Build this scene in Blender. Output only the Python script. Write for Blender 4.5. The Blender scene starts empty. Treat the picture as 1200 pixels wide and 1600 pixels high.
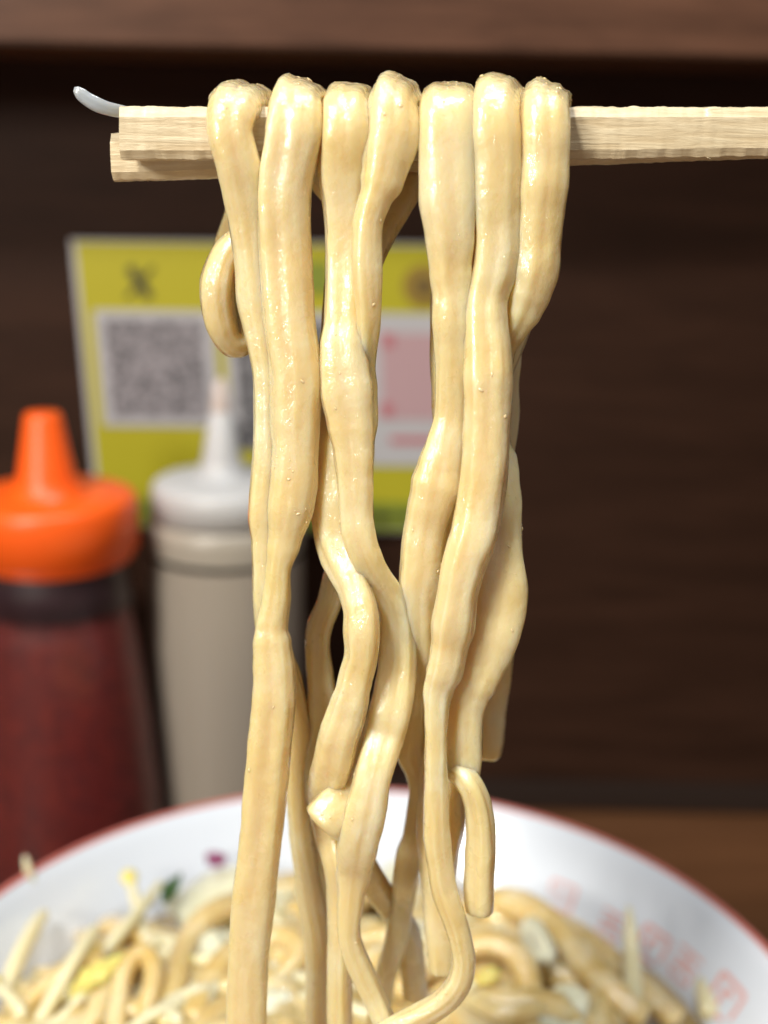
import bpy, bmesh, math, random
from mathutils import Vector, Matrix, noise
random.seed(7)
S = bpy.context.scene
# ------------------------------------------------------------------ camera
F = 1931.0                      # focal length in photo pixels (1200 x 1600)
PITCH, ROLL = math.radians(16), math.radians(1.2)
cam = bpy.data.cameras.new('camera'); co = bpy.data.objects.new('camera', cam)
S.collection.objects.link(co); S.camera = co
cam.sensor_fit = 'VERTICAL'; cam.sensor_height = 36; cam.lens = F/1600*36
cam.clip_start = 0.01; cam.clip_end = 20
RM = Matrix.Rotation(math.pi/2-PITCH, 3, 'X') @ Matrix.Rotation(ROLL, 3, 'Z')
co.matrix_world = RM.to_4x4()
cam.dof.use_dof = True; cam.dof.focus_distance = 0.183
cam.dof.aperture_fstop = (F/1600*0.036)/0.0045
# ------------------------------------------------------------------ light
W = bpy.data.worlds.new('World'); S.world = W; W.use_nodes = True
W.node_tree.nodes['Background'].inputs[0].default_value = (1.0, .95, .89, 1)
W.node_tree.nodes['Background'].inputs[1].default_value = .19
def area(loc, to, size, power, col):
    l = bpy.data.lights.new('area_lamp', 'AREA'); l.energy = power; l.color = col
    l.shape = 'RECTANGLE'; l.size, l.size_y = size
    o = bpy.data.objects.new('area_lamp', l); S.collection.objects.link(o)
    o.location = loc; o.rotation_euler = (Vector(to)-Vector(loc)).to_track_quat('-Z', 'Y').to_euler()
area((-.38, -.30, .72), (0, .2, -.05), (.15, .07), 8.8, (1, .95, .87))
area((.10, .12, .95), (0, .22, -.1), (.4, .06), 6.0, (.93, .96, 1))
area((-.50, -.42, .26), (0, .2, -.05), (.22, .16), 4.2, (1, .94, .84))  # fill added low at left to model the noodles, not a ceiling fixture
S.view_settings.view_transform = 'Standard'; S.view_settings.look = 'None'
S.view_settings.exposure = 0; S.view_settings.gamma = 1
S.cycles.use_denoising = True
S.cycles.max_bounces = 10; S.cycles.transparent_max_bounces = 12
S.cycles.sample_clamp_indirect = 6

# ------------------------------------------------------------------ helpers
def ray(px, py): return RM @ Vector((px-600, 800-py, -F))
def P(px, py, y):
    d = ray(px, py); return d*(y/d.y)
def H(px, py, h):
    d = ray(px, py); return d*(-h/d.z)
Y0 = 0.19
def NP(px, py, d):              # a point of the hanging noodles, d in mm behind the chopsticks
    t = min(max((py-200)/1400, 0), 1.3)
    return P(px, py, Y0 + d/1000 - .017*t)
def axial(p): return (RM.transposed() @ p).z * -1
def col_of(o, label=None, cat=None, group=None, kind=None):
    if label: o['label'] = label
    if cat: o['category'] = cat
    if group: o['group'] = group
    if kind: o['kind'] = kind
    return o
def link(name, me, mat, parent=None, smooth=True):
    o = bpy.data.objects.new(name, me); S.collection.objects.link(o)
    if mat: me.materials.append(mat)
    if smooth:
        for p in me.polygons: p.use_smooth = True
    if parent: o.parent = parent
    return o
def empty(name, label, cat, loc=(0, 0, 0), group=None):
    o = bpy.data.objects.new(name, None); S.collection.objects.link(o)
    return col_of(o, label, cat, group)
def mesh(name, vs, fs, mat, parent=None, smooth=True):
    me = bpy.data.meshes.new(name); me.from_pydata([tuple(v) for v in vs], [], fs); me.update()
    return link(name, me, mat, parent, smooth)
def box(name, x0, x1, y0, y1, z0, z1, mat, parent=None, bevel=.001):
    bm = bmesh.new(); bmesh.ops.create_cube(bm, size=1)
    for v in bm.verts:
        v.co = ((x0+x1)/2+v.co.x*(x1-x0), (y0+y1)/2+v.co.y*(y1-y0), (z0+z1)/2+v.co.z*(z1-z0))
    if bevel: bmesh.ops.bevel(bm, geom=bm.edges[:], offset=bevel, segments=2, affect='EDGES')
    me = bpy.data.meshes.new(name); bm.to_mesh(me); bm.free()
    return link(name, me, mat, parent, False)
def lathe(name, prof, cx, cy, mat, parent=None, n=96, closed=False):
    vs, fs = [], []
    for r, z in prof:
        for k in range(n):
            a = 2*math.pi*k/n; vs.append((cx+r*math.cos(a), cy+r*math.sin(a), z))
    m = len(prof)
    for i in range(m if closed else m-1):
        j = (i+1) % m
        for k in range(n):
            l = (k+1) % n; fs.append((i*n+k, i*n+l, j*n+l, j*n+k))
    return mesh(name, vs, fs, mat, parent)

# ------------------------------------------------------------------ materials
def mat(name, base, rough=.5, **kw):
    m = bpy.data.materials.new(name); m.use_nodes = True
    b = m.node_tree.nodes['Principled BSDF']
    b.inputs['Base Color'].default_value = (*base, 1); b.inputs['Roughness'].default_value = rough
    for k, v in kw.items():
        b.inputs[k.replace('_', ' ')].default_value = v
    return m
def N(m, t, **kw):
    n = m.node_tree.nodes.new(t)
    for k, v in kw.items(): setattr(n, k, v)
    return n
def L(m, a, b): m.node_tree.links.new(a, b)
def coords(m, scale=(1, 1, 1)):
    g = N(m, 'ShaderNodeTexCoord'); mp = N(m, 'ShaderNodeMapping'); mp.inputs['Scale'].default_value = scale
    L(m, g.outputs['Object'], mp.inputs[0]); return mp.outputs[0]
def ntex(m, vec, scale, detail=3, rough=.5, dist=0):
    n = N(m, 'ShaderNodeTexNoise'); n.inputs['Scale'].default_value = scale
    n.inputs['Detail'].default_value = detail; n.inputs['Roughness'].default_value = rough
    n.inputs['Distortion'].default_value = dist
    L(m, vec, n.inputs['Vector']); return n.outputs['Fac']
def ramp(m, fac, stops):
    r = N(m, 'ShaderNodeValToRGB'); e = r.color_ramp.elements
    while len(e) < len(stops): e.new(.5)
    for x, (p, c) in zip(e, stops): x.position = p; x.color = (*c, 1)
    L(m, fac, r.inputs[0]); return r.outputs[0]
def bump(m, h, dist, strength=1, normal=None):
    b = N(m, 'ShaderNodeBump'); b.inputs['Distance'].default_value = dist; b.inputs['Strength'].default_value = strength
    L(m, h, b.inputs['Height'])
    if normal: L(m, normal, b.inputs['Normal'])
    return b.outputs[0]
def bsdf(m): return m.node_tree.nodes['Principled BSDF']

def noodle_mat(name, c1, c2, c3, sss=.9, wet=1.0):
    m = mat(name, c1, .38); b = bsdf(m)
    v = coords(m, (1, 1, .75)); v.node.inputs['Rotation'].default_value = (.5, .35, .8)
    f = ntex(m, v, 110, 4, .55, .6)
    L(m, ramp(m, f, [(.32, c2), (.52, c1), (.70, c3)]), b.inputs['Base Color'])
    b.inputs['Subsurface Weight'].default_value = sss
    b.inputs['Subsurface Radius'].default_value = (.85, .62, .30)
    b.inputs['Subsurface Scale'].default_value = .0058
    b.inputs['Coat Weight'].default_value = wet; b.inputs['Coat Roughness'].default_value = .06
    b.inputs['Specular IOR Level'].default_value = .65
    n1 = bump(m, ntex(m, v, 420, 4, .62), .00026, .9)
    n2 = bump(m, ntex(m, v, 1400, 3, .6), .00006, .9, n1)
    L(m, n2, b.inputs['Normal'])
    # wet skin: pooled, uneven film of broth, so that glints break up
    c = bump(m, ntex(m, v, 560, 4, .55, .6), .00032, 1.0)
    mk = N(m, 'ShaderNodeMapRange'); L(m, ntex(m, v, 110, 2), mk.inputs[0]); mk.inputs[1].default_value = .46; mk.inputs[2].default_value = .60
    mu = N(m, 'ShaderNodeMath', operation='MULTIPLY'); L(m, ntex(m, v, 1000, 3, .5), mu.inputs[0]); L(m, mk.outputs[0], mu.inputs[1])
    c = bump(m, mu.outputs[0], .00040, 1.0, c)
    L(m, c, b.inputs['Coat Normal'])
    rr = N(m, 'ShaderNodeMapRange'); L(m, ntex(m, v, 260, 3), rr.inputs[0])
    rr.inputs[1].default_value = .35; rr.inputs[2].default_value = .65
    rr.inputs[3].default_value = .24; rr.inputs[4].default_value = .42
    L(m, rr.outputs[0], b.inputs['Roughness'])
    return m
M = {}
M['noodle'] = noodle_mat('noodle_dough', (.80, .645, .345), (.765, .585, .265), (.835, .715, .445))
M['noodle_pale'] = noodle_mat('noodle_dough_pale', (.81, .655, .355), (.775, .60, .28), (.845, .725, .46))
M['pile'] = noodle_mat('noodle_in_bowl', (.76, .58, .27), (.66, .46, .15), (.83, .70, .43), .6, 1.0)

def wood_mat(name, dark, light, rough, vec_scale, bumpd=.0001, coat=0, sc=60):
    m = mat(name, dark, rough); b = bsdf(m); v = coords(m, vec_scale)
    f = ntex(m, v, sc, 6, .65, .4)
    L(m, ramp(m, f, [(.3, dark), (.7, light)]), b.inputs['Base Color'])
    L(m, bump(m, f, bumpd, .6), b.inputs['Normal'])
    b.inputs['Coat Weight'].default_value = coat; b.inputs['Coat Roughness'].default_value = .15
    return m
M['chopstick'] = wood_mat('raw_wood', (.62, .48, .28), (.85, .74, .51), .42, (.09, 1, 1), .00045, .12, 900)
M['wall'] = wood_mat('dark_wall_wood', (.024, .009, .0040), (.044, .018, .0095), .6, (.12, 1, 1), .00005, 0, 120)
bsdf(M['wall']).inputs['Specular IOR Level'].default_value = .2
M['trim'] = mat('dark_trim', (.024, .014, .010), .5)
M['shelf'] = wood_mat('shelf_wood', (.062, .027, .015), (.135, .062, .036), .5, (.12, 1, 1), .00008, .1, 150)
bsdf(M['shelf']).inputs['Specular IOR Level'].default_value = .2
M['table'] = wood_mat('table_wood', (.105, .043, .017), (.16, .068, .028), .35, (.12, 1, 1), .00005, .2, 90)
M['bowl'] = mat('white_glaze', (.75, .81, .90), .12, Coat_Weight=.3)
M['rim'] = mat('red_glaze', (.60, .19, .16), .2)
M['motif'] = mat('faded_red_print', (.82, .46, .44), .2)
M['leafprint'] = mat('green_leaf_skin', (.035, .11, .02), .3)
M['magenta'] = mat('purple_skin', (.25, .03, .12), .3)
M['cap'] = mat('orange_plastic', (.95, .12, .008), .38, Subsurface_Weight=.15, Subsurface_Scale=.003)
M['clear'] = mat('clear_plastic', (.93, .90, .88), .12, Transmission_Weight=1.0, IOR=1.02, Coat_Weight=.6, Coat_Roughness=.15)
m = mat('red_pepper_powder', (.22, .015, .012), .6); M['pepper'] = m
L(m, ramp(m, ntex(m, coords(m), 260, 5, .7), [(.34, (.09, .007, .009)), (.5, (.15, .011, .009)), (.68, (.22, .02, .011))]), bsdf(m).inputs['Base Color'])
M['film'] = mat('purple_powder_film', (.030, .007, .014), .5)
M['whitecap'] = mat('frosted_plastic', (.52, .52, .52), .4, Subsurface_Weight=.4, Subsurface_Scale=.006)
M['whitebody'] = mat('frosted_bottle', (.36, .315, .26), .35, Subsurface_Weight=.3, Subsurface_Scale=.006, Coat_Weight=.15)
M['whitebody_top'] = mat('frosted_bottle_empty', (.38, .34, .28), .35, Subsurface_Weight=.3, Subsurface_Scale=.006)
M['pink'] = mat('pink_tip', (.56, .47, .42), .4)
M['yellow'] = mat('yellow_board', (.46, .42, .018), .45)
M['sheet'] = mat('white_panel', (.50, .50, .53), .4)
M['green'] = mat('green_print', (.22, .27, .03), .45)
m = mat('grey_print', (.25, .24, .25), .5); M['greyprint'] = m
L(m, ramp(m, ntex(m, coords(m), 420, 3, .6), [(.4, (.10, .10, .11)), (.6, (.36, .34, .37))]), bsdf(m).inputs['Base Color'])
m = mat('dark_grey_print', (.1, .1, .1), .5); M['darkgrey'] = m
L(m, ramp(m, ntex(m, coords(m), 300, 3, .6), [(.4, (.03, .03, .035)), (.62, (.26, .26, .28))]), bsdf(m).inputs['Base Color'])
M['darkprint'] = mat('dark_print', (.05, .045, .02), .5)
M['pinkprint'] = mat('pink_print', (.50, .33, .36), .5)
M['redprint'] = mat('red_print', (.5, .17, .2), .5)
M['orangeprint'] = mat('orange_print', (.30, .20, .03), .5)
M['badgering'] = mat('badge_ring_print', (.17, .11, .03), .5)
M['sprout'] = mat('sprout_stem', (.82, .74, .47), .3, Subsurface_Weight=.8, Subsurface_Scale=.004, Coat_Weight=.5)
M['sprouthead'] = mat('sprout_head', (.80, .70, .20), .35, Subsurface_Weight=.4, Subsurface_Scale=.002, Coat_Weight=.4)
M['cabbage'] = mat('cabbage_leaf', (.84, .80, .54), .4, Subsurface_Weight=.9, Subsurface_Scale=.004, Coat_Weight=.15)
M['clearsprout'] = mat('glassy_sprout', (.62, .68, .72), .15, Transmission_Weight=.45, Subsurface_Weight=.7, Subsurface_Scale=.003, Coat_Weight=.7)
M['broth'] = mat('broth', (.40, .28, .11), .12, Coat_Weight=.5)
for k_ in ('sprout', 'cabbage', 'clearsprout', 'whitecap', 'whitebody', 'whitebody_top'):
    bsdf(M[k_]).inputs['Subsurface Radius'].default_value = (1, .9, .7)
M['fat'] = mat('back_fat', (.86, .75, .50), .3, Subsurface_Weight=.8, Subsurface_Scale=.002, Coat_Weight=.6)
bsdf(M['fat']).inputs['Subsurface Radius'].default_value = (1, .8, .6)

# ------------------------------------------------------------------ setting
TZ = -.262; WY = .470
box('table', -.9, .9, -.35, WY, TZ-.03, TZ, M['table']); col_of(bpy.data.objects['table'], kind='structure')
box('wall', -.9, .9, WY+.002, WY+.03, TZ-.03, .5, M['wall']); col_of(bpy.data.objects['wall'], kind='structure')
box('wall_base_strip', -.9, .9, WY-.006, WY+.0018, TZ+.0005, TZ+.011, M['trim'], bpy.data.objects['wall'])
sz = P(600, 78, .40).z
a, b_ = P(0, 67, .40), P(1200, 92, .40)
sh = box('shelf_board', -.9, .9, .40, WY, 0, .032, M['shelf'])
sh.location = (0, 0, a.z-(a.x)*((b_.z-a.z)/(b_.x-a.x))); sh.rotation_euler = (0, -math.atan2(b_.z-a.z, b_.x-a.x), 0)
col_of(sh, 'brown wood-grain shelf board along the top of the wall', 'shelf')

# sign ---------------------------------------------------------------
sg = empty('notice_sign', 'yellow and white social media placard on the dark wall behind the noodles', 'sign')
def slab(name, pts, y, th, m, parent):
    vs = [P(a, b, y) for a, b in pts]; n = len(vs)
    vs += [v+Vector((0, th, 0)) for v in vs]
    fs = [tuple(range(n))[::-1], tuple(range(n, 2*n))]+[(i, (i+1) % n, n+(i+1) % n, n+i) for i in range(n)]
    return mesh(name, vs, fs, m, parent, False)
def quad(x0, y0, x1, y1, sk=.028):
    f = lambda x, y: (x + 6 + (y-378)*.095*(1-(x-108)/585*.9), y+(x-108)*.012)
    return [f(x0, y0), f(x1, y0), f(x1, y1), f(x0, y1)]
SY = WY-.004
edge = slab('edge_strip', quad(104, 374, 690, 826), SY+.0012, .0030, M['sheet'], sg)
bd = slab('board', quad(112, 379, 688, 822), SY, .003, M['yellow'], sg)
slab('lower_band', quad(112, 779, 688, 822), SY-.0003, .001, M['green'], sg)
for x0, x1, gm in ((130, 320, 'greyprint'), (337, 520, 'darkgrey'), (560, 690-10, 'pinkprint')):
    pn = slab('panel', quad(x0, 484, x1, 665 if x0 < 500 else 722), SY-.0006, .001, M['sheet'], sg)
    if x0 < 500: slab('printed_square', quad(x0+15, 498, x1-18, 652), SY-.0008, .0006, M[gm], pn)
    else: slab('printed_square', quad(x0+25, 515, x1, 650), SY-.0008, .0006, M[gm], pn)
for cx, cy in ((597, 528), (592, 637)):
    slab('corner_mark', quad(cx-11, cy-13, cx+9, cy+9), SY-.0011, .0006, M['redprint'], sg)
slab('caption_bar', quad(596, 676, 668, 688), SY-.0009, .0006, M['redprint'], sg)
slab('middle_panel_lower', quad(339, 652, 520, 700), SY-.0009, .001, M['darkgrey'], sg)
def strip(x0, y0, x1, y1, w):
    dx, dy = x1-x0, y1-y0; l = math.hypot(dx, dy); nx, ny = -dy/l*w/2, dx/l*w/2
    return [(x0+nx, y0+ny), (x1+nx, y1+ny), (x1-nx, y1-ny), (x0-nx, y0-ny)]
lg = slab('letter_mark', strip(201, 417, 234, 465, 14), SY-.0006, .0008, M['darkprint'], sg)
slab('thin_stroke', strip(239, 417, 222, 437, 6), SY-.0006, .0008, M['darkprint'], lg)
slab('thin_stroke', strip(214, 446, 198, 465, 6), SY-.0006, .0008, M['darkprint'], lg)
circ = [(662+34*math.cos(t*math.pi/12), 447+34*math.sin(t*math.pi/12)) for t in range(24)]
rb = slab('round_badge', circ, SY-.0006, .0008, M['orangeprint'], sg)
circ = [(662+16*math.cos(t*math.pi/12), 447+16*math.sin(t*math.pi/12)) for t in range(24)]
slab('badge_ring', circ, SY-.0012, .0006, M['badgering'], rb)
slab('chat_badge', quad(425, 405, 505, 455), SY-.0006, .0008, M['green'], sg)
for i in range(26):
    x = 590+i*4+random.random()*2-100*(i > 20)
    if random.random() < .8: slab('tiny_letter', strip(x, 801, x+1, 813, 2.0), SY-.0009, .0006, M['darkprint'], bd)

# bottles ---------------------------------------------------------------
def bottle_center(px, py, y):
    p = P(px, py, y); return p
# red pepper bottle with orange cap
by = .392
pc = P(84, 852, by); cx = pc.x; zc = pc.z; u = axial(pc)/F
t = empty('pepper_bottle', 'clear squeeze bottle of red chilli powder under an orange cone cap', 'bottle')
rc = 131*u
zt = zc+84*u
tip = P(70, 645, by); zn = tip.z
lathe('cap', [(0, zt+.0005), (rc*.45, zt+.0003), (rc*.92, zt), (rc*.96, zt-.0006), (rc*.985, zt-.002), (rc, zt-.004), (rc*1.005, zc), (rc*.97, zc-.0006), (rc*.9, zc)], cx, by, M['cap'], t)
rn = 35*u
nz = lathe('nozzle', [(0, zn), (rn*.72, zn), (rn*.80, zn-.001), (rn*1.25, zt+.006), (rn*1.6, zt+.0015), (rn*1.9, zt)], cx-.0012, by, M['cap'], t, 48)
rb_ = rc*.95
bodyp = [(rb_*.90, zc-.0006), (rb_*.93, zc-.006), (rb_*1.0, zc-.03), (rb_*1.14, zc-.062), (rb_*1.24, zc-.09), (rb_*1.28, TZ+.008), (rb_*1.24, TZ+.001), (0, TZ+.0006)]
lathe('body', bodyp, cx, by, M['clear'], t)
lathe('pepper_powder', [(0, zc-.014), (rb_*.5, zc-.0145), (rb_*.86, zc-.0175)]+[(r-.0003, z) for r, z in bodyp[2:6]]+[(rb_*1.1, TZ+.004), (0, TZ+.0035)], cx, by, M['pepper'], t)
lathe('powder_film', [(rb_*.80, zc-.003), (rb_*.90, zc-.0045), (rb_*.93, zc-.012), (rb_*.955, zc-.019), (rb_*.9, zc-.0195)], cx, by, M['film'], t)
lathe('collar', [(rc*.86, zc-.0008), (rc*.93, zc-.001), (rc*.93, zc-.0035), (rc*.86, zc-.0045)], cx, by, M['cap'], t)
# white bottle
wy = .418
pw = P(352, 800, wy); wx = pw.x; u = axial(pw)/F; zs = pw.z
t = empty('sauce_bottle', 'frosted squeeze bottle of beige sauce with white cone cap behind left noodles', 'bottle')
r0 = 121*u
zct = P(352, 748, wy).z; ztip = P(345, 640, wy).z
lathe('cap', [(0, zct+.001), (r0*.5, zct+.001), (r0*.84, zct), (r0*.90, zct-.001), (r0*.93, zct-.003), (r0*.95, zs), (r0*.8, zs-.001)], wx, wy, M['whitecap'], t)
lathe('nozzle', [(r0*.10, ztip), (r0*.15, ztip-.001), (r0*.24, zct+.008), (r0*.30, zct+.003), (r0*.42, zct+.001)], wx-.001, wy, M['whitecap'], t, 48)
zpt = P(345, 590, wy).z
lathe('tip_cover', [(0, zpt), (r0*.07, zpt-.001), (r0*.13, ztip-.0005), (r0*.13, ztip-.003)], wx-.001, wy, M['pink'], t, 32)
lathe('shoulder', [(r0*.9, zs-.0005), (r0*.99, zs-.002), (r0, zs-.006), (r0, zs-.012)], wx, wy, M['whitebody_top'], t)
lathe('body', [(r0, zs-.014), (r0*.995, zs-.03), (r0, TZ+.01), (r0*.96, TZ+.002), (0, TZ+.0006)], wx, wy, M['whitebody'], t)

# bowl ---------------------------------------------------------------
BX, BY, BH, BR = -.0039, .2327, .1841, .105
def smooth_prof(pts, n=8):
    out = []
    for i in range(len(pts)-1):
        p = [pts[max(i-1, 0)], pts[i], pts[i+1], pts[min(i+2, len(pts)-1)]]
        for k in range(n):
            s = k/n
            out.append(tuple(.5*((2*p[1][c])+(-p[0][c]+p[2][c])*s+(2*p[0][c]-5*p[1][c]+4*p[2][c]-p[3][c])*s*s+(-p[0][c]+3*p[1][c]-3*p[2][c]+p[3][c])*s**3) for c in (0, 1)))
    out.append(pts[-1]); return out
inner = smooth_prof([(BR-.0016, -.0004), (BR-.0035, -.0030), (BR-.0070, -.009), (BR-.0125, -.018), (BR-.022, -.032), (BR-.042, -.050), (BR-.070, -.0600), (.0, -.062)])
outer = smooth_prof([(.0, -.0665), (.030, -.0665), (.034, -.0755), (.038, -.0755), (.040, -.064), (BR-.040, -.0545), (BR-.0185, -.032), (BR-.008, -.016), (BR-.0002, -.004), (BR, -.0012)])
bowl = empty('ramen_bowl', 'white ceramic bowl with a thin red rim line and faded red motifs inside', 'bowl')
lathe('basin', [(r, z-BH) for r, z in [(BR-.0001, -.0009), (BR-.0008, 0)]+inner[:-1]+[(.0005, -.062)]], BX, BY, M['bowl'], bowl, 160)
lathe('outer_wall', [(max(r, .0005), z-BH) for r, z in outer], BX, BY, M['bowl'], bowl, 160)
lathe('rim_line', [(BR+.0004, -.0018-BH), (BR+.0004, -.0008-BH), (BR-.0002, .0002-BH), (BR-.0013, .0003-BH), (BR-.0018, -.0003-BH)], BX, BY, M['rim'], bowl, 160)
def rin(dep):
    for (r1, z1), (r2, z2) in zip(inner, inner[1:]):
        if z2 <= dep <= z1: return r1+(r2-r1)*(dep-z1)/(z2-z1+1e-9)
    return BR if dep > 0 else 0
def hit_bowl(px, py):
    d = ray(px, py).normalized(); t_ = -(BH+.0004)/d.z
    while t_ < 1:
        p = d*t_
        if math.hypot(p.x-BX, p.y-BY) >= rin(p.z+BH): break
        t_ += .0002
    return math.atan2(p.y-BY, p.x-BX), p.z+BH
def on_wall(a, dep, off=.0002):
    r = rin(dep)-off; return Vector((BX+r*math.cos(a), BY+r*math.sin(a), dep-BH))
def motif(px, py, size, strokes, m=None, parent=bowl, name='printed_motif'):
    a0, d0 = hit_bowl(px, py); vs, fs = [], []
    for (x0, y0, x1, y1, w) in strokes:
        dx, dy = x1-x0, y1-y0; l = math.hypot(dx, dy)+1e-6; nx, ny = -dy/l*w/2, dx/l*w/2
        n = 4
        b0 = len(vs)
        for k in range(n+1):
            for s in (-1, 1):
                x = x0+dx*k/n+s*nx; y = y0+dy*k/n+s*ny
                vs.append(on_wall(a0-x*size/BR, min(d0+y*size*.72, -.0045)))
        for k in range(n):
            i = b0+2*k; fs.append((i, i+1, i+3, i+2))
    return mesh(name, vs, fs, m or M['motif'], parent)
GL = [[(-.5, .5, .5, .5, .12), (.5, .5, .5, -.5, .12), (-.5, 0, .5, 0, .10), (-.5, -.5, .5, -.5, .12), (-.5, .5, -.5, .1, .10)],
      [(-.5, .45, .5, .45, .10), (0, .5, 0, -.1, .12), (-.5, .1, .5, .1, .10), (-.4, -.15, -.4, -.5, .10), (.4, -.15, .4, -.5, .10), (-.4, -.5, .4, -.5, .10), (-.4, -.15, .4, -.15, .10)],
      [(-.5, .5, -.5, -.5, .15), (-.5, .5, .5, .5, .15), (.5, .5, .5, -.3, .14), (-.15, .2, .2, .2, .15), (-.15, .2, -.15, -.3, .15), (-.5, -.5, .3, -.5, .14)]]
for px, py, g, s in ((878, 1400, 0, .0085), (955, 1445, 1, .0085), (1020, 1478, 2, .0095), (1072, 1508, 1, .0095), (1135, 1560, 2, .0105), (1195, 1610, 0, .0105)):
    motif(px, py, s, GL[g])
# leaf skin and purple scrap stuck to the far inside wall are built below as toppings

# ------------------------------------------------------------------ tube sweeps
def cr(p, t):
    n = len(p); i = min(int(t), n-2); s = t-i
    a, b, c, d = p[max(i-1, 0)], p[i], p[i+1], p[min(i+2, n-1)]
    return .5*((2*b)+(c-a)*s+(2*a-5*b+4*c-d)*s*s+(3*b-a-3*c+d)*s**3)
def sweep(pos, hw, ht, step=.0006, ns=28, seed=0, n0=Vector((0, -1, 0)), rough=1.0, expo=2.8, ridge=.165, tw=None, taper=(1, 1), endlen=None):
    """pos: 3D points, hw/ht half width and thickness per point (m)."""
    dense, att = [], []
    n = len(pos)
    for i in range(n-1):
        m_ = max(2, int((pos[i+1]-pos[i]).length/step*1.02))
        for k in range(m_):
            t_ = i+k/m_
            s = k/m_; s2 = s*s*(3-2*s)
            dense.append(cr(pos, t_))
            att.append((hw[i]+(hw[i+1]-hw[i])*s2, ht[i]+(ht[i+1]-ht[i])*s2, (tw[i]+(tw[i+1]-tw[i])*s2) if tw else 0))
    dense.append(pos[-1].copy()); att.append((hw[-1], ht[-1], tw[-1] if tw else 0))
    # light smoothing of the path
    for _ in range(12):
        dense = [dense[0]]+[(dense[i-1]+dense[i]*2+dense[i+1])/4 for i in range(1, len(dense)-1)]+[dense[-1]]
    N_ = len(dense); T = [(dense[min(i+1, N_-1)]-dense[max(i-1, 0)]).normalized() for i in range(N_)]
    L_ = [0]
    for i in range(1, N_): L_.append(L_[-1]+(dense[i]-dense[i-1]).length)
    tot = L_[-1]
    nrm = (n0-T[0]*n0.dot(T[0])).normalized(); vs, fs = [], []
    off = Vector((seed*3.17, seed*1.31, seed*.71))
    for i in range(N_):
        nrm = (nrm-T[i]*nrm.dot(T[i])).normalized()
        w, h, q = att[i]
        nn = nrm if not q else Matrix.Rotation(math.radians(q), 3, T[i]) @ nrm
        bb = T[i].cross(nn)
        e = 1
        el = endlen or w*.3
        if taper[0] and L_[i] < el: e = math.sqrt(max(1-(1-L_[i]/el)**2, .0))
        if taper[1] and tot-L_[i] < el: e = min(e, math.sqrt(max(1-(1-(tot-L_[i])/el)**2, .0)))
        e = max(e, .03)
        wob = 1+.05*rough*noise.noise(Vector((L_[i]*120, seed*5.1, 0)))
        for k in range(ns):
            a = 2*math.pi*k/ns; c, s = math.cos(a), math.sin(a)
            f = (abs(c)**expo+abs(s)**expo)**(-1/expo)
            r = 1+ridge*noise.noise(Vector((c*1.9, s*1.9, L_[i]*20))+off)+ridge*.45*noise.noise(Vector((c*4.2, s*4.2, L_[i]*22))+off)
            p = dense[i]+(bb*(c*f*w*wob)+nn*(s*f*h))*e*r
            if rough:
                q_ = Vector((c*2.6, s*2.6, L_[i]*130))+off
                dsp = noise.noise(q_)*.00016*rough+noise.noise(q_*2.7)*.00010*rough
                p = p+(p-dense[i]).normalized()*dsp*e
            vs.append(p)
    for i in range(N_-1):
        for k in range(ns):
            l = (k+1) % ns; fs.append((i*ns+k, (i+1)*ns+k, (i+1)*ns+l, i*ns+l))
    fs.append(tuple(range(ns))); fs.append(tuple((N_-1)*ns+k for k in range(ns))[::-1])
    return vs, fs
def pxm(p): return axial(p)/F
def build(name, spec, m, seed, label, cat='noodle', group=None, mapper=NP, htf=.72, hmin=17, hmax=27, kw_w=1.04, **kw):
    if mapper is NP: kw.setdefault('step', .0004); kw.setdefault('ns', 40)
    """spec rows: (px, py, d, halfwidth_px[, twist])"""
    pos = [mapper(r[0], r[1], r[2]) for r in spec]
    hw, ht = [], []
    for r, p in zip(spec, pos):
        hw.append(r[3]*kw_w*pxm(p)); ht.append(min(max(r[3]*htf, hmin), hmax)*pxm(p))
    tw = [r[4] if len(r) > 4 else 0 for r in spec]
    vs, fs = sweep(pos, hw, ht, seed=seed, tw=tw, **kw)
    o = mesh(name, vs, fs, m)
    return col_of(o, label, cat, group)
def rows(rs):
    """(y, left, right, d) -> (cx, cy, d, perpendicular half width)"""
    out = []
    for i, (y, l, r, d) in enumerate(rs):
        a = rs[max(i-1, 0)]; b = rs[min(i+1, len(rs)-1)]
        dx = ((b[1]+b[2])-(a[1]+a[2]))/2; dy = b[0]-a[0]
        c = abs(dy)/math.hypot(dx, dy)
        out.append(((l+r)/2, y, d, (r-l)/2*c+.8))
    return out
def over(back, cx, cb, peak, hwt, front):
    """back: list of rows going DOWN the back; joined with the top and the front rows going down."""
    hf = front[0][3]
    top = [(cx, 172, -5.6, (hf+hwt)/2), (cx*.8+cb*.2, peak+36, -2.6, hwt), ((cx+cb)/2, peak+32, 1.5, hwt), (cb*.8+cx*.2, peak+33, 6.5, hwt), (cb, 158, 11.2, hwt)]
    tp = TW[0]; top = [q+(t__,) for q, t__ in zip(top, (tp*.2, tp*.7, tp, tp*.8, tp*.3))]
    return list(reversed(front))+top+back
TW = [0]
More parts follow.
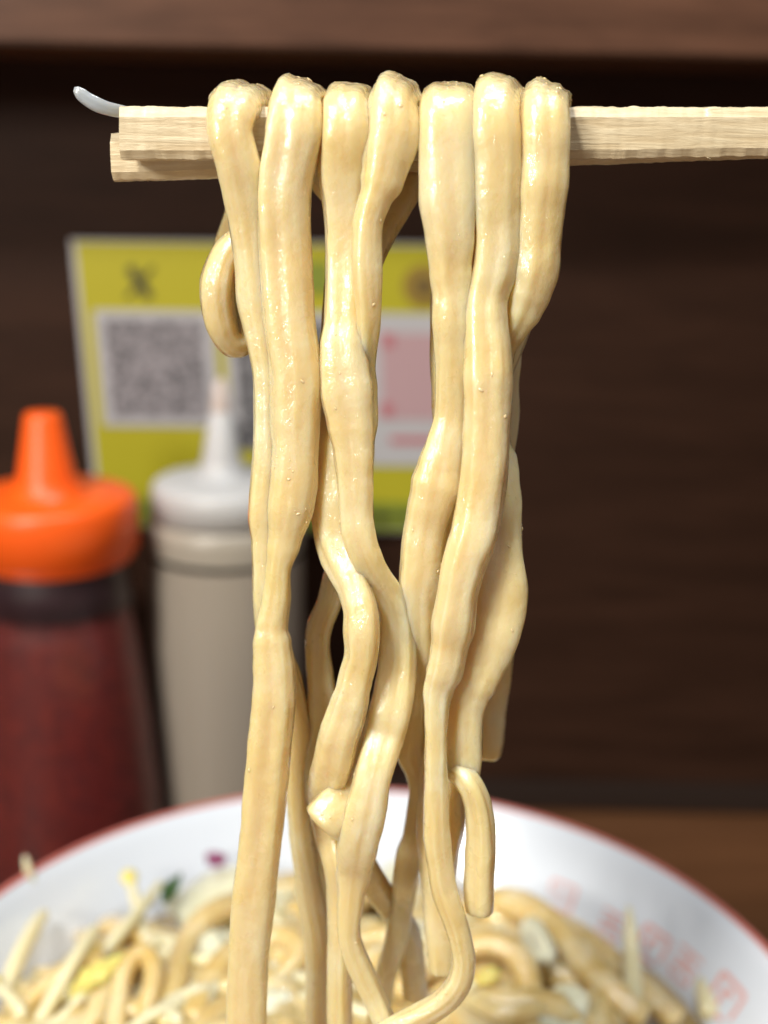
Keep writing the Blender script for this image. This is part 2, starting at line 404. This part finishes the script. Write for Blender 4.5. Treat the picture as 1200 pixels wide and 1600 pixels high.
# ------------------------------------------------------------------ hanging noodles (front rows: y, left, right, depth)
A = rows([(205,325,392,-6.8),(260,340,407,-6),(300,349,412,-5),(350,360,416,-4),(400,367,420,-3.4),(460,372,428,-3),(520,384,434,-3),(600,398,444,-3),(700,397,448,-3),(800,389,444,-3),(850,394,440,-3),(900,396,438,-3),(950,397,438,-2.5),(1000,405,448,0),(1060,425,467,3),(1100,440,478,5),(1150,447,488,6),(1200,446,484,7),(1250,449,482,8),(1300,453,486,9),(1350,460,494,10),(1400,466,505,12),(1460,478,513,13),(1530,481,517,13),(1600,480,518,13),(1690,480,518,12)])
B = rows([(205,416,502,-7),(250,408,492,-6.5),(300,403,482,-6),(350,404,482,-5.5),(400,407,484,-5),(500,414,489,-5),(560,420,498,-5),(600,424,501,-5),(650,425,496,-5),(700,427,494,-5),(750,424,493,-5),(790,419,487,-5),(850,418,467,-5),(890,416,453,-5),(940,410,452,-5),(980,401,447,-5),(1005,398,453,-5),(1050,398,460,-5),(1100,396,462,-5),(1180,389,455,-5),(1260,382,447,-5),(1340,374,438,-5),(1400,366,430,-5),(1500,358,418,-5),(1600,354,415,-5),(1720,352,412,-5)])
C = rows([(205,503,574,-7),(272,502,572,-5.5),(325,508,572,-4.5),(371,511,570,-4),(425,512,568,-4),(502,510,566,-5),(540,504,567,-6),(581,503,574,-6),(610,505,579,-6),(662,514,580,-6),(706,523,581,-6),(750,529,580,-6),(800,532,579,-6),(830,533,584,-6),(865,544,594,-6),(895,562,610,-5),(920,578,628,-3.5),(950,592,642,-2.5),(984,595,648,-2),(1040,592,649,-2),(1080,586,646,-3),(1115,578,641,-4),(1150,570,632,-4),(1182,562,621,-6),(1223,553,610,-7),(1276,540,601,-7),(1324,528,589,-6),(1364,528,579,-4),(1403,529,568,-4),(1459,529,561,-4),(1496,538,573,-4),(1527,551,587,-4),(1558,566,601,-4),(1600,585,618,-4),(1690,620,650,-2)])
E_ = rows([(600,490,560,1),(633,498,565,0),(692,491,556,-1),(740,487,545,-1.5),(780,487,545,-2),(832,491,550,-2),(867,499,560,-3),(891,511,570,-4.5),(920,527,580,-6),(950,537,589,-7),(984,539,592,-7.5),(1028,541,589,-7.5),(1050,533,583,-7),(1075,527,578,-7),(1101,517,575,-6.5),(1124,509,570,-6),(1145,502,562,-6),(1174,496,556,-5),(1200,490,550,-4),(1226,484,541,-1),(1265,486,538,2),(1310,496,540,2.5),(1340,505,545,1),(1400,514,550,2),(1500,516,548,2),(1600,515,548,2),(1690,515,548,2)])
D = rows([(205,578,654,-7),(233,572,645,-7.5),(283,566,629,-8),(310,562,610,-8.5),(345,554,596,-8.5),(371,552,593,-8.5),(425,552,592,-8.5),(502,561,590,-7.5),(563,562,583,-5),(610,556,585,-3),(657,558,587,-3),(692,556,582,-2),(750,552,580,-1),(800,550,582,0),(860,560,590,0),(930,585,620,1),(1000,600,638,1)])+[(615,1050,1,22),(600,1110,0,22),(584,1165,0,24),(568,1208,-1,28),(548,1245,-2.5,33),(528,1270,-4.5,40),(504,1298,-5.5,41)]
J = rows([(205,660,738,-7),(240,659,739,-7),(310,661,739,-7),(371,670,739,-6.5),(425,675,734,-6),(463,681,733,-6),(502,680,733,-6),(540,682,731,-5.5),(578,683,727,-5),(617,682,726,-4.5),(648,680,726,-4),(694,667,724,-4),(728,654,719,-4),(756,644,718,-4),(784,640,706,-4),(824,634,694,-3.5),(860,630,688,-3.5),(900,627,686,-3),(950,626,682,-2),(1000,630,680,-1),(1040,638,675,1),(1075,642,668,3),(1110,636,666,5),(1150,626,668,6),(1175,624,668,7),(1205,636,670,8),(1230,642,672,8),(1262,638,668,9),(1307,631,662,9),(1336,620,658,10),(1369,616,653,10),(1400,613,648,12),(1440,608,640,13),(1480,600,632,14),(1520,588,618,15),(1570,578,610,16),(1680,560,592,16)])
K = rows([(205,739,815,-7.2),(250,743,816,-7),(300,744,812,-7),(350,744,812,-6.5),(387,744,811,-6.5),(425,740,805,-6.5),(465,733,791,-6.5),(500,730,789,-7),(549,730,795,-7.5),(590,728,797,-8),(626,730,796,-8),(662,729,794,-8),(690,727,793,-8),(730,725,792,-8),(762,721,787,-8),(804,714,781,-8),(845,705,773,-8.8),(880,693,759,-8.8),(925,685,746,-8.8),(975,676,741,-8.4),(1012,674,729,-8),(1050,667,722,-8),(1075,662,706,-7.5),(1112,664,699,-7.5),(1150,665,697,-7.5),(1206,664,698,-7.5),(1262,662,700,-7.5),(1307,662,702,-7.5),(1347,668,706,-7.5)])+[(692,1385,-7.5,20),(704,1422,-7.5,19),(717,1460,-7.5,18),(724,1500,-7.5,17.5),(719,1532,-7.5,18),(699,1560,-7.5,18.5),(665,1583,-7.5,18.5),(625,1602,-7,18),(585,1628,-6,18),(540,1665,-4,18)]
O = rows([(205,815,887,-7.2),(250,815,886,-7),(290,812,884,-7),(330,812,878,-6.5),(371,808,874,-6),(425,800,872,-5.5),(456,793,862,-5),(486,788,848,-4.5),(512,783,828,-4),(540,773,808,-3),(570,762,800,-1),(620,750,793,1),(690,745,797,0),(720,740,808,-1),(747,738,809,-2),(796,735,813,-3),(850,728,813,-3),(925,722,816,-3.5),(955,720,813,-3.5),(985,717,808,-4),(1010,710,800,-4),(1040,705,785,-4),(1062,702,775,-4),(1087,700,762,-4),(1115,698,753,-4),(1175,699,751,-4),(1214,703,749,-4)])
b1 = [(388,200,13.6,36),(394,260,14,32),(386,330,14.5,31),(368,400,10.5,34),(364,460,8.5,34),(373,524,7.5,29),(362,532,6.5,29),(345,496,5,34),(341,446,4,36),(352,404,4,32),(377,374,4,26),(402,398,3,24),(414,470,3,20),(424,640,3,18),(424,740,3,18),(418,820,3,14)]
b2 = [(478,195,13.6,38),(500,230,14,38),(522,268,13,38),(548,305,12,36),(545,370,11,30),(538,450,9,28),(532,530,5,30)]+E_
b3 = [(552,200,13.8,34),(548,250,14,30),(540,330,12.5,26),(540,400,12,26),(545,520,9,26),(548,650,8,25),(545,780,8,24),(540,850,8,18)]+rows([(903,506,538,6),(940,498,534,5),(980,481,518,5),(1013,479,514,5),(1057,481,520,5),(1100,484,526,5),(1139,484,522,6),(1180,470,512,7),(1230,462,500,8),(1300,466,502,11),(1350,484,516,12),(1400,500,528,14),(1450,508,536,16),(1600,520,550,18)])
b4 = [(636,200,13.6,34),(642,240,14,33),(634,285,13,32),(612,328,11,31),(588,368,9,30),(565,430,6,26),(555,520,5,24),(550,620,5,24),(545,720,5,24),(540,820,6,20)]
b5 = [(700,200,13.6,36),(700,250,14,34),(698,330,12,28),(696,450,8,22),(690,540,6,18),(692,600,5,17),(697,660,4,18),(712,740,3,22),(722,795,2,26),(712,840,1.5,30),(704,880,1.5,30),(706,925,2,28),(704,980,3,24),(700,1060,3,22),(690,1150,4,24),(682,1230,4,26),(680,1300,3,27),(684,1370,2,25),(688,1430,2,24),(690,1490,2,22),(690,1522,2,19)]
b6 = [(782,200,13.6,36),(782,260,13,34),(785,350,12,30),(788,450,10,28),(791,520,9,26),(786,565,8,27),(784,610,7,26),(785,650,7,26),(778,700,7,26),(770,760,8,26),(765,850,8,28),(765,950,9,28),(768,1010,10,31),(766,1050,11,30),(762,1087,12,28),(760,1125,12,27),(761,1155,12,25),(757,1186,12,22)]
b7 = [(852,200,13.6,34),(852,260,14,32),(845,350,11,30),(825,450,8,26),(800,520,6,24),(772,600,5,22),(765,690,4,24),(772,780,5,28),(768,850,5,28),(755,920,5,26),(740,1000,4,24),(725,1080,3,22),(712,1150,1,20),(706,1220,0,18),(708,1260,-1,17),(706,1290,-1,18),(700,1330,0,16),(692,1400,1,15)]
g = 'noodles draped over the chopsticks'
spec = [
 (A, b1, 364, 392, 124, 38, 'noodle', 'leftmost noodle over the chopsticks, with a fat loop bulging out to the left'),
 (B, b2, 460, 476, 116, 36, 'noodle', 'second noodle from the left, its wide front strand falling lowest beside the sauce bottle'),
 (C, b3, 538, 552, 122, 34, 'noodle_pale', 'third noodle from the left, long strand swinging right at mid height'),
 (D, b4, 614, 632, 114, 34, 'noodle', 'fourth noodle from the left, narrow below with a stubby glossy end'),
 (J, b5, 699, 702, 124, 38, 'noodle_pale', 'third noodle from the right on the chopsticks, bending left like an elbow'),
 (K, b6, 776, 788, 116, 37, 'noodle', 'second noodle from the right, ending in a U-shaped loop over the bowl'),
 (O, b7, 850, 855, 120, 36, 'noodle', 'rightmost noodle on the chopsticks, wide and folded in behind its neighbour')]
for i, (fr, bk, cx, cb, pk, hwt, mm, lab) in enumerate(spec):
    TW[0] = (-6, 14, 7, 16, -4, 12, 7)[i]
    build('hanging_noodle', over(bk, cx, cb, pk, hwt, fr), M[mm], i+1, lab, 'noodle', g)
build('hanging_noodle', [(696,1190,-2,12),(712,1203,-4,16),(732,1222,-6,18),(746,1255,-6,20),(751,1300,-6,21),(750,1350,-6,23),(748,1395,-6,23),(750,1430,-6,20)], M['noodle'], 21, 'short hooked noodle hanging free above the right of the bowl', 'noodle', hmin=16)
build('hanging_noodle', [(552,1290,8,16),(568,1345,9,17),(592,1392,12,19),(618,1425,15,20),(640,1475,18,19),(650,1560,20,18)], M['noodle'], 22, 'blurred noodle slanting down right behind the long middle strand', 'noodle')
# tiny flat beads added on the noodle skin, each to catch a glint
SP = [(352,150,40,35),(460,150,40,40),(540,150,35,40),(618,150,35,40),(697,150,38,45),(775,150,38,45),(850,150,38,60),(455,700,28,90),(520,620,22,55),(775,620,30,30),(345,400,20,30),(470,830,18,60),(525,840,20,30),
      (700,900,20,60),(790,900,25,120),(560,1180,12,30),(520,1275,25,25),(425,1090,18,18),(680,1560,25,22),(730,1230,14,25),(865,290,12,45),(470,1180,12,40),(500,1540,14,20),(395,1215,10,12),(640,980,10,30)]
M['bead'] = mat('glint_bead', (.83, .66, .36), .04, Coat_Weight=1, Coat_Roughness=.02, Specular_IOR_Level=.8)
ICO = bmesh.new(); bmesh.ops.create_icosphere(ICO, subdivisions=2, radius=1)
IV = [v.co.copy() for v in ICO.verts]; IF = [tuple(v.index for v in f.verts) for f in ICO.faces]; ICO.free()
rb = random.Random(5)
for o in [o for o in S.objects if o.name.startswith('hanging_noodle')]:
    vs, fs = [], []
    me = o.data
    for v in me.vertices:
        if rb.random() > .16 or v.normal.y > .15: continue
        q = RM.transposed() @ v.co; x, y = 600+q.x/-q.z*F, 800-q.y/-q.z*F
        wgt = .003
        for a, b, c_, d_ in SP:
            e = ((x-a)/c_)**2+((y-b)/d_)**2
            if e < 2.2: wgt = max(wgt, (.30 if b < 200 else .25)*math.exp(-e))
        if rb.random() > wgt: continue
        rr = .00008+.00026*rb.random()**2.2; nn = v.normal; t1 = nn.orthogonal().normalized(); t2 = nn.cross(t1)
        a_ = rb.random()*6; t1, t2 = t1*math.cos(a_)+t2*math.sin(a_), t2*math.cos(a_)-t1*math.sin(a_)
        el = .7+.9*rb.random(); b0 = len(vs)
        for k in IV: vs.append(v.co+t1*k.x*rr*el+t2*k.y*rr/el+nn*k.z*rr*.36)
        fs += [tuple(i+b0 for i in f) for f in IF]
    if vs:
        b_o = mesh('glint_beads', vs, fs, M['bead'], o); b_o['kind'] = 'stuff'

# ------------------------------------------------------------------ chopsticks
def stick(label, pts, ends, seed):
    """pts: (px, py_centre, half height px, d)"""
    prof = [(-1,-.62),(-.80,-.95),(-.3,-1),(.3,-1),(.80,-.95),(1,-.55),(1,.3),(1,.62),(.72,.98),(.2,1),(-.3,1),(-.74,.98),(-1,.60),(-1,.1)]
    n = len(prof); vs, fs = [], []
    C_ = [(P(a, b, Y0+d/1000), h) for a, b, h, d in pts]
    N_ = 420; tot = C_[-1][0]-C_[0][0]
    for i in range(N_+1):
        f = i/N_; s = f*(len(C_)-1); k = min(int(s), len(C_)-2); s -= k
        c = C_[k][0].lerp(C_[k+1][0], s); hh = (C_[k][1]*(1-s)+C_[k+1][1]*s)*pxm(c)
        x = c.x*1000
        for j, (yy, zz) in enumerate(prof):
            r = 1+.035*noise.noise(Vector((x*.22, yy*2+seed, zz*2)))+.03*noise.noise(Vector((x*.9, yy*6+seed, zz*6)))
            if j in (1, 4, 8, 11): r += .06*noise.noise(Vector((x*.5, j*7.7+seed, 3)))+.025*noise.noise(Vector((x*1.9, j*3.7+seed, 9)))
            ex = (.4*noise.noise(Vector((seed*3, yy*2.2, zz*2.2)))*.001*(1-i/3) if i < 3 else 0)
            vs.append((c.x+ex, c.y+yy*hh*.93*r, c.z+zz*hh*r))
    for i in range(N_):
        for j in range(n):
            l = (j+1) % n; fs.append((i*n+j, i*n+l, (i+1)*n+l, (i+1)*n+j))
    fs.append(tuple(range(n))[::-1]); fs.append(tuple(N_*n+j for j in range(n)))
    o = mesh('chopstick', vs, fs, M['chopstick'], None, True)
    at = o.data.attributes.new('sharp_edge', 'BOOLEAN', 'EDGE')
    for e in o.data.edges:
        a_, b_ = e.vertices
        if a_ % n == b_ % n and a_ % n in (0, 1, 4, 5, 7, 8, 11, 12) or max(a_, b_) < n: at.data[e.index].value = True
    return col_of(o, label, 'chopstick', 'pair of wooden chopsticks')
stick('front wooden chopstick, the upper one, running out of the picture at right', [(194,209,40,0),(540,210,40,0),(890,209,39.5,0),(1200,207,37,0),(1500,204,36,0)], 0, 1.3)
stick('rear wooden chopstick, the lower one, showing only its blunt tip at left', [(181,246,36,7.9),(540,236,36,7.9),(890,222,36,7.9),(1200,212,34,7.6),(1500,206,33,7.4)], 0, 4.1)
for sp_, nm in (([(975,170,-1,1.5),(990,167.5,-1,4),(1008,170,-1,1.5)], 0), ([(1010,245,-1.5,1.5),(1035,247,-1.5,2.4),(1052,245.5,-1.5,1)], 0), ([(1098,242,-2.5,1),(1112,249,-2.6,1)], 0), ([(228,277,6,1.5),(232,284,6,2)], 1), ([(905,246,-1.5,1.5),(950,249,-1.5,2.6),(1000,246,-1.5,1)], 0)):
    ps = [P(a, b, Y0+d/1000) for a, b, d, h in sp_]; hs = [h*pxm(p) for p, (_, _, _, h) in zip(ps, sp_)]
    vs, fs = sweep(ps, hs, hs, step=.0005, ns=6, seed=nm, rough=0, ridge=0, expo=2)
    mesh('splinter', vs, fs, M['chopstick'], [o for o in S.objects if o.name.startswith('chopstick')][nm])
# glassy sprout root on the tip
o = build('bean_sprout', [(116,136,2,5),(128,150,2,10),(150,163,2,11),(172,171,2.5,10),(205,176,4.5,8)], M['clearsprout'], 31, 'curved glassy bean sprout tip sticking out left of the chopstick tips', 'bean sprout', rough=.2, hmin=5, ridge=.05)

# ------------------------------------------------------------------ contents of the bowl
def mound(x, y):
    r = math.hypot(x-BX, y-BY)/.097
    return -(.2015-.0145*max(0, 1-r*r))+ .0015*noise.noise(Vector((x*60, y*60, 0)))
n = 60; vs, fs = [], []
for i in range(n+1):
    r = .0985*i/n
    for k in range(96):
        a = 2*math.pi*k/96
        x, y = BX+r*math.cos(a), BY+r*math.sin(a)
        z = mound(x, y)-.006
        vs.append((x, y, z))
for i in range(n):
    for k in range(96):
        l = (k+1) % 96; fs.append((i*96+k, i*96+l, (i+1)*96+l, (i+1)*96+k))
o = mesh('broth', vs, fs, M['broth']); col_of(o, 'brown broth and packed noodles filling the white bowl', 'broth', None, 'stuff')

def HM(px, py, lift):           # a point lying `lift` mm above the top of the heap, seen at px, py
    d = ray(px, py).normalized(); t_ = .15
    while t_ < .6:
        p = d*t_
        if p.z <= mound(p.x, p.y)+lift/1000: break
        t_ += .0005
    return d*t_
up = Vector((0, 0, 1))
def pile(spec_, label, mm='pile', name='noodle', cat='noodle', seed=0, group=None, **kw):
    kw.setdefault('ns', 16); kw.setdefault('step', .0012)
    return build(name, spec_, M[mm], seed, label, cat, group, mapper=HM, n0=up, **kw)
# traced noodles of the heap
tr = [
 ([(183,1640,2,15),(186,1560,5,15),(198,1505,9,15),(226,1484,10,15),(244,1512,8,15),(234,1565,5,15),(212,1630,1,15)], 'small arched noodle standing up left of the longest strand'),
 ([(420,1400,1,18),(364,1414,5,19),(322,1434,6,19),(292,1472,5,18),(275,1530,4,18),(262,1610,2,18)], 'noodle curving down from behind the long strand beside the arched one'),
 ([(400,1470,3,17),(358,1494,5,18),(330,1535,4,18),(300,1600,2,18)], 'diagonal noodle close against the left of the longest strand'),
 ([(395,1480,5,16),(425,1462,6,16),(455,1464,7,16),(474,1486,6,16),(450,1515,4,16),(420,1545,2,16)], 'looped noodle between the two lowest hanging strands'),
 ([(380,1420,2,12),(440,1392,4,13),(490,1392,4,13),(540,1420,2,13)], 'pale noodle arcing behind the two lowest hanging strands'),
 ([(735,1420,1,20),(785,1405,6,22),(825,1420,8,23),(868,1452,7,23),(910,1502,6,23),(958,1552,5,23),(1010,1595,2,22)], 'broad noodle sweeping down right along the white bowl wall'),
 ([(690,1500,3,20),(735,1474,8,22),(783,1472,9,22),(812,1495,8,20),(825,1540,5,19),(832,1610,1,19)], 'greyish noodle arching over right of the U-shaped loop'),
 ([(870,1440,-1,20),(930,1480,1,20),(1000,1545,0,20),(1060,1600,-2,20)], 'greyish noodle behind the broad sweeping one at right'),
 ([(740,1570,1,15),(790,1590,3,15),(860,1575,4,15),(930,1600,2,15)], 'noodle crossing the bottom edge right of the loop'),
 ([(20,1600,2,13),(70,1545,5,13),(130,1500,6,13),(190,1470,4,13)], 'noodle among the sprouts at far left of the bowl'),
 ([(110,1640,2,17),(150,1590,5,17),(165,1540,6,17),(150,1500,4,16)], 'thick noodle rising among the sprouts left of the arch'),
 ([(620,1560,3,17),(650,1520,6,17),(690,1500,6,17),(730,1520,3,17)], 'shiny noodle inside the U-shaped loop'),
]
for i, (sp, lb) in enumerate(tr): pile(sp, lb, seed=40+i)
# loose heap
LM = [('the small arch', 224, 1500), ('the longest strand', 385, 1480), ('the curving left noodle', 300, 1480),
      ('the yellow strip', 150, 1510), ('the far left sprouts', 50, 1520), ('the green leaf', 268, 1385), ('the big cabbage', 330, 1400),
      ('the centre-left loop', 450, 1480), ('the middle strand', 540, 1460), ('the U-shaped loop', 700, 1520), ('the hooked noodle', 750, 1420),
      ('the sweeping noodle', 890, 1490), ('the grey arch', 790, 1480), ('the sprout spike', 985, 1500), ('the leaning sprout', 1080, 1470), ('the red motifs', 1130, 1560)]
def proj(p):
    q = RM.transposed() @ p; return 600+q.x/-q.z*F, 800-q.y/-q.z*F
def outside(pts):
    for p in pts:
        x, y = proj(p)
        lim = 1352+(560-x)*.17 if x < 560 else 1352+max(0, x-600)*.2
        if x < 130: lim = 1426+(130-x)*.75
        if x > 775: lim = 1395+(x-775)*.80
        if y < lim or (235 < x < 400 and y < 1448): return True
    if y > 1720 and random.random() < .6: return True
    return False
def describe(p, pts):
    x, y = proj(p); ln = sum((b-a).length for a, b in zip(pts, pts[1:])); st = (pts[-1]-pts[0]).length/ln
    size = 'long' if ln > .075 else 'short' if ln < .058 else 'mid-length'
    sh = 'nearly straight' if st > .9 else 'gently bent' if st > .72 else 'tightly curled' if st < .45 else 'curved'
    if y > 1620:
        return size, sh, 'low near the picture edge, %s' % ('at left' if x < 400 else 'in the middle' if x < 800 else 'at right')
    n_, lx, ly = min(LM, key=lambda q: math.hypot(q[1]-x, q[2]-y)); dx, dy = x-lx, y-ly
    w = 'under' if math.hypot(dx, dy) < 22 else ('right of' if dx > 0 else 'left of') if abs(dx) > abs(dy) else ('in front of' if dy > 0 else 'behind')
    return size, sh, w+' '+n_
cnt = 0
for i in range(190):
    a = random.random()*6.283; r = .080*math.sqrt(random.random())
    x, y = BX+r*math.cos(a), BY+r*math.sin(a)
    h = random.random()*6.283; pts = []
    turn = random.choice((-1, 1))*random.uniform(.1, .42)
    lift = random.uniform(-.004, .0015)
    for k in range(random.randint(9, 17)):
        dz = .0028*math.sin(k*.9+i)
        rr = math.hypot(x-BX, y-BY)
        if rr > .086: h = math.atan2(BY-y, BX-x)+random.uniform(-.8, .8)
        pts.append(Vector((x, y, mound(x, y)+lift+dz)))
        x += .0075*math.cos(h); y += .0075*math.sin(h); h += turn+random.uniform(-.25, .25)
    if outside(pts): continue
    w = random.uniform(.0029, .0038)
    vs, fs = sweep(pts, [w]*len(pts), [w*.78]*len(pts), step=.0014, ns=12, seed=100+i, n0=up, rough=.8)
    o = mesh('noodle', vs, fs, M['pile'])
    col_of(o, '%s %s heaped noodle %s' % describe(sum(pts, Vector())/len(pts), pts), 'noodle', 'loose noodles heaped in the bowl')

def sprout(spec_, label, seed, head=True, group=None, mapper=HM, mm='sprout'):
    t_ = empty('bean_sprout', label, 'bean sprout', group=group)
    pos = [mapper(*r[:3]) for r in spec_]; hw = [r[3]*pxm(p) for r, p in zip(spec_, pos)]
    vs, fs = sweep(pos, hw, hw, step=.0012, ns=10, seed=seed, n0=up, rough=.3, expo=2, ridge=.06)
    mesh('stem', vs, fs, M[mm], t_)
    if head:
        p, q = pos[-1], pos[-2]; d_ = (p-q).normalized()
        hp = [p-d_*.001, p+d_*.003, p+d_*.006+Vector((0, 0, -.001))]
        vs, fs = sweep(hp, [.0012, .0024, .0016], [.001, .0019, .0012], step=.0008, ns=10, seed=seed+.5, n0=up, rough=.3, expo=2)
        mesh('head', vs, fs, M['sprouthead'], t_)
    return t_
sprout([(60,1600,3,12),(85,1555,6,12),(120,1495,9,12),(150,1450,10,10)], 'long white sprout lying across the heap at far left', 60, False)
sprout([(150,1500,4,9),(185,1462,7,10),(220,1420,8,9),(252,1378,10,6)], 'slim white sprout pointing up right toward the green leaf', 61, False)
sprout([(5,1560,4,13),(25,1505,8,13),(50,1455,10,12),(70,1425,10,9)], 'thick pale sprout at the left edge of the picture', 62, False)
sprout([(70,1450,3,10),(58,1405,10,9),(45,1365,17,7),(38,1335,22,4)], 'thin translucent sprout standing up against the left rim', 63, False)
sprout([(230,1470,3,10),(215,1420,6,9),(205,1380,10,8)], 'upright sprout with a bright yellow head at left', 64)
sprout([(40,1590,5,9),(20,1560,8,9),(-5,1540,8,9)], 'sprout with a yellow head at the lower left corner', 65)
sprout([(700,1560,2,9),(725,1548,4,9),(748,1534,6,9)], 'sprout with a yellow head below the grey arched noodle', 66)
sprout([(990,1580,3,15),(988,1520,6,15),(986,1470,10,12),(982,1412,16,4)], 'pointed sprout spike standing before the red motifs', 67, False)
sprout([(1110,1590,-2,17),(1098,1520,1,17),(1082,1460,5,15),(1064,1410,9,9),(1056,1396,10,6)], 'pale curved sprout leaning on the right bowl wall', 68, False)
vs = []
def leaf(name, pts, label, m, cat, lift=3, th=.0012, curl=.003, seed=0, mapper=HM, nx=14, ny=8):
    """a curved sheet spanned by 4 corners (px,py), with real thickness"""
    c = [mapper(a, b, lift) for a, b in pts]; vs, fs = [], []
    for s_ in (0, 1):
        for j in range(ny+1):
            for i in range(nx+1):
                u_, v_ = i/nx, j/ny
                # rounded outline
                uu = .5+(u_-.5)*(1-.35*(2*v_-1)**4); vv = .5+(v_-.5)*(1-.35*(2*u_-1)**4)
                p = (c[0]*(1-uu)+c[1]*uu)*(1-vv)+(c[3]*(1-uu)+c[2]*uu)*vv
                z = curl*math.sin(uu*5+seed)*math.cos(vv*3+seed)+.0012*noise.noise(Vector((u_*6, v_*5, seed)))
                vs.append(p+Vector((0, 0, z-s_*th)))
    k = (nx+1)*(ny+1)
    for j in range(ny):
        for i in range(nx):
            a = j*(nx+1)+i; q = (a, a+1, a+nx+2, a+nx+1); fs.append(q); fs.append(tuple(x+k for x in q[::-1]))
    bd_ = [i for i in range(nx+1)]+[j*(nx+1)+nx for j in range(1, ny+1)]+[ny*(nx+1)+i for i in range(nx-1, -1, -1)]+[j*(nx+1) for j in range(ny-1, 0, -1)]
    for a, b in zip(bd_, bd_[1:]+bd_[:1]): fs.append((a, b, b+k, a+k))
    o = mesh(name, vs, fs, m); return col_of(o, label, cat)
leaf('cabbage_leaf', [(236,1440),(296,1366),(412,1350),(404,1452)], 'large translucent cabbage piece behind the longest strand', M['cabbage'], 'cabbage', 4, seed=1)
leaf('cabbage_leaf', [(285,1500),(310,1448),(372,1440),(360,1530)], 'whitish cabbage piece under the curving noodle left of centre', M['cabbage'], 'cabbage', 3, seed=2)
leaf('cabbage_leaf', [(420,1430),(430,1375),(500,1370),(510,1440)], 'pale cabbage piece between the two lowest hanging strands', M['cabbage'], 'cabbage', 3, seed=3)
leaf('cabbage_leaf', [(580,1400),(590,1345),(650,1350),(650,1430)], 'yellowish cabbage piece behind the middle strands', M['cabbage'], 'cabbage', 3, seed=4)
leaf('cabbage_leaf', [(800,1450),(840,1430),(880,1480),(850,1510)], 'small white cabbage piece by the broad sweeping noodle', M['cabbage'], 'cabbage', 9, seed=5)
leaf('cabbage_leaf', [(640,1480),(660,1430),(720,1440),(700,1520)], 'pale cabbage piece behind the U-shaped loop', M['cabbage'], 'cabbage', 2, seed=6)
leaf('cabbage_leaf', [(820,1580),(850,1530),(930,1560),(900,1620)], 'wet cabbage piece low at right under the sweeping noodle', M['cabbage'], 'cabbage', 5, seed=7)
leaf('cabbage_leaf', [(395,1600),(400,1540),(470,1545),(480,1600)], 'greenish cabbage piece at the bottom between strands', M['cabbage'], 'cabbage', 2, seed=8)
leaf('yellow_cabbage_strip', [(100,1540),(195,1480),(205,1492),(115,1560)], 'narrow bright yellow leaf strip among the left sprouts', M['sprouthead'], 'cabbage', 11, curl=.001, seed=9)
leaf('green_leaf', [(246,1402),(272,1362),(290,1366),(262,1406)], 'dark green leaf sliver against the far left bowl wall', M['leafprint'], 'leaf', 10, curl=.001, seed=3)
leaf('purple_scrap', [(316,1338),(330,1331),(362,1335),(340,1350)], 'small purple onion scrap on the far bowl wall', M['magenta'], 'onion scrap', 8, curl=.0008, seed=5)
for i in range(90):
    a = random.random()*6.283; r = .088*math.sqrt(random.random())
    x, y = BX+r*math.cos(a), BY+r*math.sin(a); h = random.random()*6.283; pts = []
    if i < 60: x = BX-abs(x-BX)
    for k in range(5):
        if math.hypot(x-BX, y-BY) > .090: h = math.atan2(BY-y, BX-x)
        pts.append(Vector((x, y, mound(x, y)+.0028+.002*math.sin(k+i))))
        x += .006*math.cos(h); y += .006*math.sin(h); h += .28*(-1)**i+random.uniform(-.3, .3)
    if outside(pts): continue
    _, sh_, w_ = describe(pts[2], pts); t_ = empty('bean_sprout', '%s %s sprout, %s' % (sh_, 'yellow-headed' if i % 6 == 0 else 'headless', w_), 'bean sprout', group='bean sprouts strewn over the heap')
    vs, fs = sweep(pts, [.0016]*5, [.0016]*5, step=.0014, ns=8, seed=200+i, n0=up, rough=.3, expo=2, ridge=.05)
    mesh('stem', vs, fs, M['sprout'], t_)
    if i % 6 == 0:
        p, q = pts[-1], pts[-2]; d_ = (p-q).normalized()
        vs, fs = sweep([p-d_*.001, p+d_*.003, p+d_*.0055], [.001, .0021, .0013], [.001, .0017, .001], step=.0009, ns=8, seed=i, n0=up, rough=.3, expo=2)
        mesh('head', vs, fs, M['sprouthead'], t_)
